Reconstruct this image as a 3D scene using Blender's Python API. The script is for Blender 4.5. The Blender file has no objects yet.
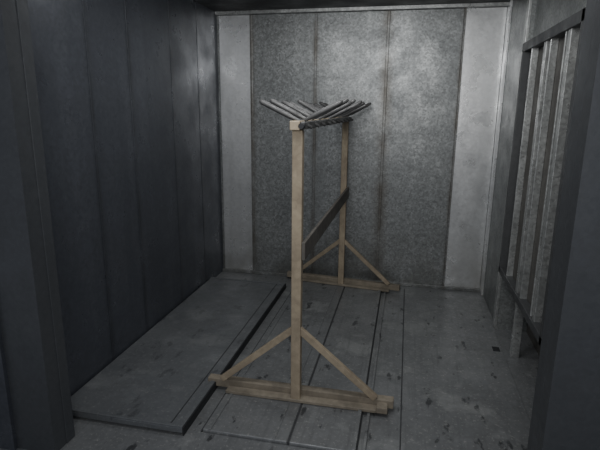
import bpy, math, random
from mathutils import Vector, Matrix
random.seed(4)
C=bpy.context.scene.collection

# ---------------- materials ----------------
def mat(name, base, dark, rough=0.5, metal=0.3, spangle=0.3, sscale=60, dirt=0.5, dscale=3.0,
        streak=0.0, rust=None, seams=None, axis='X', seamcol=(0.02,0.02,0.02), bump=0.05, low_dirt=None, stains=0.0, rvar=0.22):
    m=bpy.data.materials.new(name); m.use_nodes=True
    nt=m.node_tree; N=nt.nodes; L=nt.links
    b=N['Principled BSDF']; b.inputs['Metallic'].default_value=metal
    geo=N.new('ShaderNodeNewGeometry'); sep=N.new('ShaderNodeSeparateXYZ'); L.new(geo.outputs['Position'],sep.inputs[0])
    P=geo.outputs['Position']
    def math_(op,a,c=None,clamp=False):
        n=N.new('ShaderNodeMath'); n.operation=op; n.use_clamp=clamp
        for i,v in enumerate((a,c)):
            if v is None: continue
            if hasattr(v,'is_linked'): L.new(v,n.inputs[i])
            else: n.inputs[i].default_value=v
        return n.outputs[0]
    def mix(fac,a,c,blend='MIX'):
        n=N.new('ShaderNodeMix'); n.data_type='RGBA'; n.blend_type=blend
        for k,v in ((0,fac),(6,a),(7,c)):
            if hasattr(v,'is_linked'): L.new(v,n.inputs[k])
            elif k==0: n.inputs[0].default_value=v
            else: n.inputs[k].default_value=(*v,1)
        return n.outputs[2]
    def noise(scale,detail=5,vec=None,lo=0.35,hi=0.65,rgh=0.6):
        n=N.new('ShaderNodeTexNoise'); n.inputs['Scale'].default_value=scale; n.inputs['Detail'].default_value=detail
        n.inputs['Roughness'].default_value=rgh
        L.new(vec or P,n.inputs['Vector'])
        r=N.new('ShaderNodeMapRange'); r.inputs[1].default_value=lo; r.inputs[2].default_value=hi
        L.new(n.outputs[0],r.inputs[0]); return r.outputs[0]
    def stretched(s):
        mp=N.new('ShaderNodeMapping'); mp.inputs['Scale'].default_value=s; L.new(P,mp.inputs['Vector']); return mp.outputs[0]
    col=mix(math_('MULTIPLY',noise(dscale,6),dirt),base,dark)
    v=N.new('ShaderNodeTexVoronoi'); v.inputs['Scale'].default_value=sscale; L.new(P,v.inputs['Vector'])
    bw=N.new('ShaderNodeRGBToBW'); L.new(v.outputs['Color'],bw.inputs[0])
    sp=math_('ADD',math_('MULTIPLY',math_('SUBTRACT',bw.outputs[0],0.5),spangle*2),1.0)
    fine=noise(28,5,lo=0.35,hi=0.65)
    sp=math_('MULTIPLY',sp,math_('ADD',math_('MULTIPLY',fine,spangle),1-spangle*0.5))
    cmb=N.new('ShaderNodeCombineXYZ'); [L.new(sp,cmb.inputs[i]) for i in range(3)]
    col=mix(1.0,col,cmb.outputs[0],'MULTIPLY')
    if streak:
        s=noise(1.0,4,vec=stretched((9,9,0.35)))
        col=mix(math_('MULTIPLY',s,streak),col,dark)
    if seams:
        o=sep.outputs[axis]
        for sx,w in seams:
            d=math_('ABSOLUTE',math_('SUBTRACT',o,sx))
            near=math_('SUBTRACT',1.0,math_('DIVIDE',d,w),True)
            near=math_('POWER',near,1.3)
            nn=noise(4,6,lo=0.3,hi=0.62)
            col=mix(math_('MULTIPLY',math_('MULTIPLY',near,nn),0.75),col,rust or seamcol)
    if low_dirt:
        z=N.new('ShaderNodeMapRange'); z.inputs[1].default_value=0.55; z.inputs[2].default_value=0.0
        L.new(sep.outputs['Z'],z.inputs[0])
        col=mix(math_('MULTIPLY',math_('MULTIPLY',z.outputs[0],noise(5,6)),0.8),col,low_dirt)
    if stains:
        pale=noise(2.2,9,lo=0.53,hi=0.62,rgh=0.68)
        col=mix(math_('MULTIPLY',pale,0.5*stains),col,(0.40,0.41,0.40))
        dust=noise(0.9,4,lo=0.4,hi=0.65)
        col=mix(math_('MULTIPLY',dust,0.35*stains),col,(0.30,0.31,0.31))
        dk=noise(8,4,vec=stretched((1.5,0.7,1)),lo=0.62,hi=0.67)
        col=mix(math_('MULTIPLY',dk,0.8*stains),col,(0.035,0.037,0.04))
        sc=noise(3,6,vec=stretched((14,0.7,1)),lo=0.52,hi=0.75)
        col=mix(math_('MULTIPLY',sc,0.5*stains),col,dark)
        grit=noise(60,3,lo=0.58,hi=0.7)
        col=mix(math_('MULTIPLY',grit,0.5*stains),col,(0.45,0.45,0.42))
    L.new(col,b.inputs['Base Color'])
    rr=N.new('ShaderNodeMapRange'); rr.inputs[3].default_value=rough-rvar*0.4; rr.inputs[4].default_value=rough+rvar*0.6
    L.new(noise(dscale*2,5),rr.inputs[0]); L.new(rr.outputs[0],b.inputs['Roughness'])
    bp=N.new('ShaderNodeBump'); bp.inputs['Strength'].default_value=bump; bp.inputs['Distance'].default_value=0.02
    L.new(noise(7,5),bp.inputs['Height']); L.new(bp.outputs[0],b.inputs['Normal'])
    return m

RUST=(0.09,0.075,0.055)
M_back=mat('galvanised_back',(0.27,0.28,0.277),(0.18,0.19,0.19),0.40,0.45,0.42,75,0.7,3.0,0.4,RUST,
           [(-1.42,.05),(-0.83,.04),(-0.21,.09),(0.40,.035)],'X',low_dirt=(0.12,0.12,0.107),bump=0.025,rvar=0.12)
M_strip=mat('galvanised_painted_sheen',(0.74,0.75,0.75),(0.52,0.53,0.53),0.30,0.65,0.10,45,0.6,2.5,0.5,low_dirt=(0.34,0.34,0.32),bump=0.03,rvar=0.14)  # pale base colour carries the light these strips reflect
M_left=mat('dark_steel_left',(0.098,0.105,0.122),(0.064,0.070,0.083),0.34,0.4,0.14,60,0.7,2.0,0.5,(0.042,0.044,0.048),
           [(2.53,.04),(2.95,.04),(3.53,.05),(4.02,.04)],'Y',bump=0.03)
M_right=mat('galvanised_right',(0.25,0.26,0.255),(0.14,0.15,0.148),0.42,0.4,0.36,75,0.7,3.5,0.4,bump=0.02,rvar=0.1)
M_recess=mat('recess_panel',(0.11,0.105,0.095),(0.065,0.063,0.058),0.6,0.1,0.2,60,0.6,3,0.3)
M_jamb=mat('door_jamb_steel',(0.08,0.085,0.092),(0.055,0.059,0.064),0.45,0.3,0.08,60,0.6,2,0.3)
M_fdark=mat('frame_steel',(0.085,0.088,0.09),(0.05,0.052,0.055),0.5,0.3,0.08,60,0.5,4,0.2)
M_ceil=mat('ceiling_steel',(0.06,0.063,0.067),(0.04,0.04,0.044),0.5,0.3,0.1,60,0.5,2)
M_floor=mat('floor_steel',(0.215,0.222,0.226),(0.115,0.12,0.123),0.40,0.35,0.10,50,0.8,2.2,stains=1.0,bump=0.08)
M_plat=mat('platform_steel',(0.165,0.174,0.182),(0.11,0.116,0.123),0.40,0.35,0.08,50,0.7,2.0,stains=0.5,bump=0.08)
M_joint=mat('floor_joint',(0.06,0.062,0.065),(0.035,0.036,0.038),0.6,0.2,0.1)
M_dark=mat('dark_edge',(0.03,0.032,0.035),(0.018,0.018,0.02),0.6,0.2,0.1)
M_chan=mat('galvanised_channel',(0.44,0.45,0.44),(0.24,0.25,0.245),0.34,0.6,0.3,80,0.7,5,0.4)
M_wood=mat('dusty_wood',(0.40,0.335,0.235),(0.24,0.195,0.14),0.7,0.0,0.14,40,0.85,5,0.5)
M_wood2=mat('grey_wood',(0.13,0.12,0.105),(0.075,0.07,0.062),0.75,0.0,0.10,40,0.8,7)
M_base=mat('weathered_base_wood',(0.27,0.235,0.18),(0.15,0.13,0.10),0.75,0.0,0.10,40,0.8,9)
M_arm=mat('coated_arm',(0.13,0.13,0.128),(0.045,0.045,0.045),0.42,0.25,0.15,60,0.9,14)

# ---------------- geometry helpers ----------------
def empty(name):
    e=bpy.data.objects.new(name,None); C.objects.link(e); return e
def mesh(name,vs,fs,m,parent=None,bevel=0.0):
    me=bpy.data.meshes.new(name); me.from_pydata([tuple(v) for v in vs],[],fs); me.update(); me.materials.append(m)
    o=bpy.data.objects.new(name,me); C.objects.link(o)
    if bevel:
        b=o.modifiers.new('bevel','BEVEL'); b.width=bevel; b.segments=2
    if parent: o.parent=parent
    return o
BF=[(0,3,2,1),(4,5,6,7),(0,1,5,4),(1,2,6,5),(2,3,7,6),(3,0,4,7)]
def bverts(x0,x1,y0,y1,z0,z1):
    return [(x0,y0,z0),(x1,y0,z0),(x1,y1,z0),(x0,y1,z0),(x0,y0,z1),(x1,y0,z1),(x1,y1,z1),(x0,y1,z1)]
def box(name,x0,x1,y0,y1,z0,z1,m,parent=None,bevel=0.0):
    return mesh(name,bverts(x0,x1,y0,y1,z0,z1),BF,m,parent,bevel)
def boxes(name,lst,m,parent=None,bevel=0.0):
    vs=[];fs=[]
    for b in lst:
        k=len(vs); vs+=bverts(*b); fs+=[tuple(i+k for i in f) for f in BF]
    return mesh(name,vs,fs,m,parent,bevel)
def bar(name,a,b,w,t,m,parent=None,side=Vector((0,1,0)),bevel=0.003,taper=1.0):
    a=Vector(a);b=Vector(b);d=(b-a).normalized();s=side.normalized();u=d.cross(s).normalized();s=u.cross(d)
    vs=[]
    for p,k in ((a,1),(b,taper)):
        for i,j in ((-1,-1),(1,-1),(1,1),(-1,1)): vs.append(p+s*(i*w/2*k)+u*(j*t/2*k))
    return mesh(name,vs,BF,m,parent,bevel)
def rod(name,pts,rads,m,parent,seg=10,side=(0,1,0)):
    vs=[];fs=[]
    pts=[Vector(q) for q in pts]
    d=(pts[-1]-pts[0]).normalized(); s=Vector(side); u=d.cross(s).normalized(); s=u.cross(d)
    for q,r in zip(pts,rads):
        for k in range(seg):
            a=2*math.pi*k/seg; vs.append(q+s*(r*math.cos(a))+u*(r*math.sin(a)))
    for i in range(len(pts)-1):
        for k in range(seg):
            k2=(k+1)%seg; fs.append((i*seg+k,i*seg+k2,(i+1)*seg+k2,(i+1)*seg+k))
    fs.append(tuple(range(seg-1,-1,-1))); fs.append(tuple((len(pts)-1)*seg+k for k in range(seg)))
    o=mesh(name,vs,fs,m,parent)
    for f in o.data.polygons[:-2]: f.use_smooth=True
    return o

# ---------------- room shell ----------------
XL,XR,YB,H=-1.745,0.74,4.472,2.44
box('floor',-2.6,1.7,-1.5,4.6,-0.10,0.0,M_floor)
box('ceiling',-1.9,1.2,1.70,4.6,H,H+0.1,M_ceil)
wb=box('wall_back',-1.9,1.2,YB,YB+0.1,0,H,M_back)
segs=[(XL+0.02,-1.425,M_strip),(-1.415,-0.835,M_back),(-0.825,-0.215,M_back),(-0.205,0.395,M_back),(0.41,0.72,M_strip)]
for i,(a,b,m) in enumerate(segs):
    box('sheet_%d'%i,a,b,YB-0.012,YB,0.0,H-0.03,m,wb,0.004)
boxes('seam_ribs',[(s-0.012,s+0.012,YB-0.02,YB,0,H-0.03) for s in (-1.42,-0.83,-0.21)],M_back,wb,0.004)
boxes('base_angle',[(XL,XR,YB-0.035,YB-0.012,0,0.03)],M_back,wb,0.003)
box('trim_1',XL,XR,YB-0.05,YB-0.012,H-0.03,H,M_chan,None,0.003)
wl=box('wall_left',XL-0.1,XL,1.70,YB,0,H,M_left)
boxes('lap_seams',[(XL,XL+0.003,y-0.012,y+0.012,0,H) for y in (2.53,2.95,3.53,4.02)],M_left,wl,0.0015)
wr=box('wall_right',XR,1.1,3.66,YB,0,H,M_right)
box('recess_back',0.95,1.1,1.70,3.66,0,H,M_recess,wr)
box('corner_post',XR-0.02,XR,3.66,3.73,0,H,M_chan,wr,0.003)
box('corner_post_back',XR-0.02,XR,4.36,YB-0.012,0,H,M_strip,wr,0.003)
box('recess_header',0.765,0.95,1.84,3.66,2.0,H,M_right,wr)
wf=box('wall_front',-2.6,-1.54,1.72,1.80,0,2.6,M_jamb)
box('left_jamb_flange',-1.56,-1.535,1.80,1.86,0,2.44,M_jamb,wf,0.003)
box('right_leaf',0.55,1.7,1.72,1.80,0,2.6,M_jamb,wf)
box('right_jamb_flange',0.55,0.575,1.80,1.90,0,2.44,M_jamb,wf,0.003)
box('lintel',-1.54,0.55,1.72,1.80,2.40,2.6,M_jamb,wf)

# ---------------- floor panels ----------------
fp=empty('raised_platform')
box('slab',XL+0.01,-1.015,1.98,4.12,0.012,0.045,M_plat,fp,0.006)
box('plinth',XL+0.02,-1.03,2.0,4.10,0,0.012,M_dark,fp)
boxes('edge_lips',[(-1.04,-1.015,1.98,4.12,0.045,0.053),(XL+0.01,-1.04,1.98,2.0,0.045,0.051),(XL+0.01,-1.04,4.10,4.12,0.045,0.051)],M_plat,fp,0.003)
box('inner_weld',-1.09,-1.085,2.0,4.10,0.045,0.048,M_joint,fp)
box('side_skirt',-1.015,-1.008,1.98,4.12,0.002,0.048,M_dark,fp)
f2=empty('steel_floor_panel')
box('sheet_a',-0.93,-0.49,2.03,4.30,0,0.018,M_floor,f2,0.005)
box('sheet_b',-0.48,-0.17,2.03,4.30,0,0.018,M_floor,f2,0.005)
boxes('ridges',[(-0.90,-0.885,2.03,4.3,0.018,0.024),(-0.56,-0.55,2.03,4.3,0.018,0.022),(-0.175,-0.155,2.03,4.30,0,0.03),(-0.125,-0.11,2.0,4.33,0,0.016)],M_floor,f2,0.004)
boxes('joint_gaps',[(-0.155,-0.148,2.0,4.3,0,0.006),(-0.94,-0.932,2.03,4.3,0,0.006),(-0.49,-0.48,2.03,4.3,0,0.015)],M_joint,f2)
f3=empty('steel_floor_plate')
box('plate',0.055,0.72,1.9,4.36,0,0.008,M_floor,f3,0.003)
box('joint_gap',0.049,0.055,1.9,4.36,0,0.004,M_joint,f3)
box('bolt_plate',0.655,0.70,3.27,3.33,0.008,0.012,M_dark,f3)

# ---------------- framed panel on right side ----------------
fr=empty('metal_wall_frame')
x0,x1=0.70,0.75
ya,yb_,za,zb=2.42,3.62,0.47,2.03
boxes('outer_frame',[(x0,x1,ya,yb_,zb-0.055,zb),(x0,x1,ya,yb_,za,za+0.045),(x0,x1,yb_-0.035,yb_,za,zb),(x0,x1,ya,ya+0.04,za,zb)],M_fdark,fr,0.003)
boxes('channels',[(x0+0.01,x1,y,y+w,za+0.04,zb-0.05) for y,w in ((3.38,.02),(3.05,.05),(2.96,.015),(2.62,.045),(2.70,.012))],M_chan,fr,0.003)
box('backing_panels',x1,x1+0.01,ya,yb_,za,zb,M_recess,fr)
boxes('legs',[(0.76,0.81,3.22,3.27,0,za+.3),(0.76,0.81,2.46,2.51,0,za+.3)],M_chan,fr,0.003)

# ---------------- wooden rack ----------------
rk=empty('wooden_hanging_rack')
px=-0.525
ZB=0.019
for tag,y,skew in (('front',2.39,0.0),('rear',4.28,-0.13)):
    box(tag+'_post',px-0.026,px+0.026,y-0.024,y+0.024,ZB,1.50,M_wood,rk,0.004)
    fy=y+0.05
    def fpt(x,z,dy=0): return (x,fy+dy+skew*(x-px),z)
    bar(tag+'_foot',fpt(-1.06,ZB+0.026),fpt(0.01,ZB+0.026),0.05,0.05,M_base,rk,bevel=0.005)
    bar(tag+'_foot_sole',fpt(-0.93,ZB+0.01,-0.055),fpt(-0.08,ZB+0.01,-0.055),0.055,0.018,M_base,rk)
    bar(tag+'_brace_left',(px-0.01,y,0.45),fpt(-0.97,ZB+0.055,-0.02),0.03,0.034,M_wood,rk)
    bar(tag+'_brace_right',(px+0.01,y,0.45),fpt(-0.09,ZB+0.055,-0.02),0.03,0.034,M_wood,rk)
box('front_foot_block',-0.08,-0.02,2.36,2.42,ZB,ZB+0.035,M_base,rk,0.004)
box('middle_rail',px+0.027,px+0.045,2.37,4.30,0.84,0.935,M_wood2,rk,0.003)
box('top_beam',px-0.030,px+0.020,2.33,4.33,1.50,1.545,M_wood,rk,0.004)
box('top_beam_side',px+0.020,px+0.043,2.34,4.33,1.505,1.54,M_arm,rk,0.004)
rod('end_bolt',[(px+0.032,2.30,1.522),(px+0.032,2.345,1.522)],[0.014,0.014],M_dark,rk,side=(1,0,0))
n=10
def arm(name,y,sgn):
    L=0.20
    a=Vector((px+0.005-sgn*0.06,y,1.512))
    e=Vector((px+0.005+sgn*L,y+random.uniform(-.04,.04),1.512+0.135+random.uniform(-.012,.012)))
    d=e-a
    rod(name,[a,a+d*0.3,a+d*0.45,a+d*0.95,a+d*1.0],[.009,.009,.0135,.0135,.008],M_arm,rk)
for i in range(n):
    y=2.41+i*(1.84/(n-1))
    arm('arm_left_%d'%i,y,-1); arm('arm_right_%d'%i,y+0.05,1)

# ---------------- lights ----------------
def area(name,loc,rot,sx,sy,e,col=(1,1,1)):
    l=bpy.data.lights.new(name,'AREA'); l.shape='RECTANGLE'; l.size=sx; l.size_y=sy; l.energy=e; l.color=col
    o=bpy.data.objects.new(name,l); o.location=loc; o.rotation_euler=rot; C.objects.link(o); return o
area('added_ceiling_fill',(-0.5,3.1,2.40),(0,0,0),1.2,0.4,7,(0.98,0.99,1))  # unseen light added overhead to lift floor brightness and highlights
area('added_booth_fill',(-0.45,1.95,2.30),(math.radians(55),0,0),1.2,0.2,15,(0.98,0.99,1))  # added fill hidden behind the lintel; lights back wall, floor and rack
area('doorway_light',(-0.1,-0.3,1.9),(math.radians(82),0,math.radians(6)),0.8,0.5,24,(1,0.99,0.98))
w=bpy.data.worlds.new('world'); bpy.context.scene.world=w; w.use_nodes=True
w.node_tree.nodes['Background'].inputs[0].default_value=(0.68,0.72,0.82,1)
w.node_tree.nodes['Background'].inputs[1].default_value=0.35

# ---------------- camera ----------------
p,ww,t=.232,.211,.010
F=Vector((-math.sin(ww)*math.cos(p),math.cos(ww)*math.cos(p),-math.sin(p)))
R0=Vector((math.cos(ww),math.sin(ww),0)); U0=R0.cross(F)
R=math.cos(t)*R0+math.sin(t)*U0; U=math.cos(t)*U0-math.sin(t)*R0
cam=bpy.data.cameras.new('camera'); co=bpy.data.objects.new('camera',cam); C.objects.link(co)
mw=Matrix.Identity(4)
for i in range(3): mw[i][0]=R[i]; mw[i][1]=U[i]; mw[i][2]=-F[i]
mw[0][3]=0;mw[1][3]=0;mw[2][3]=1.6
co.matrix_world=mw
cam.sensor_width=36; cam.lens=490.6/600*36
bpy.context.scene.camera=co
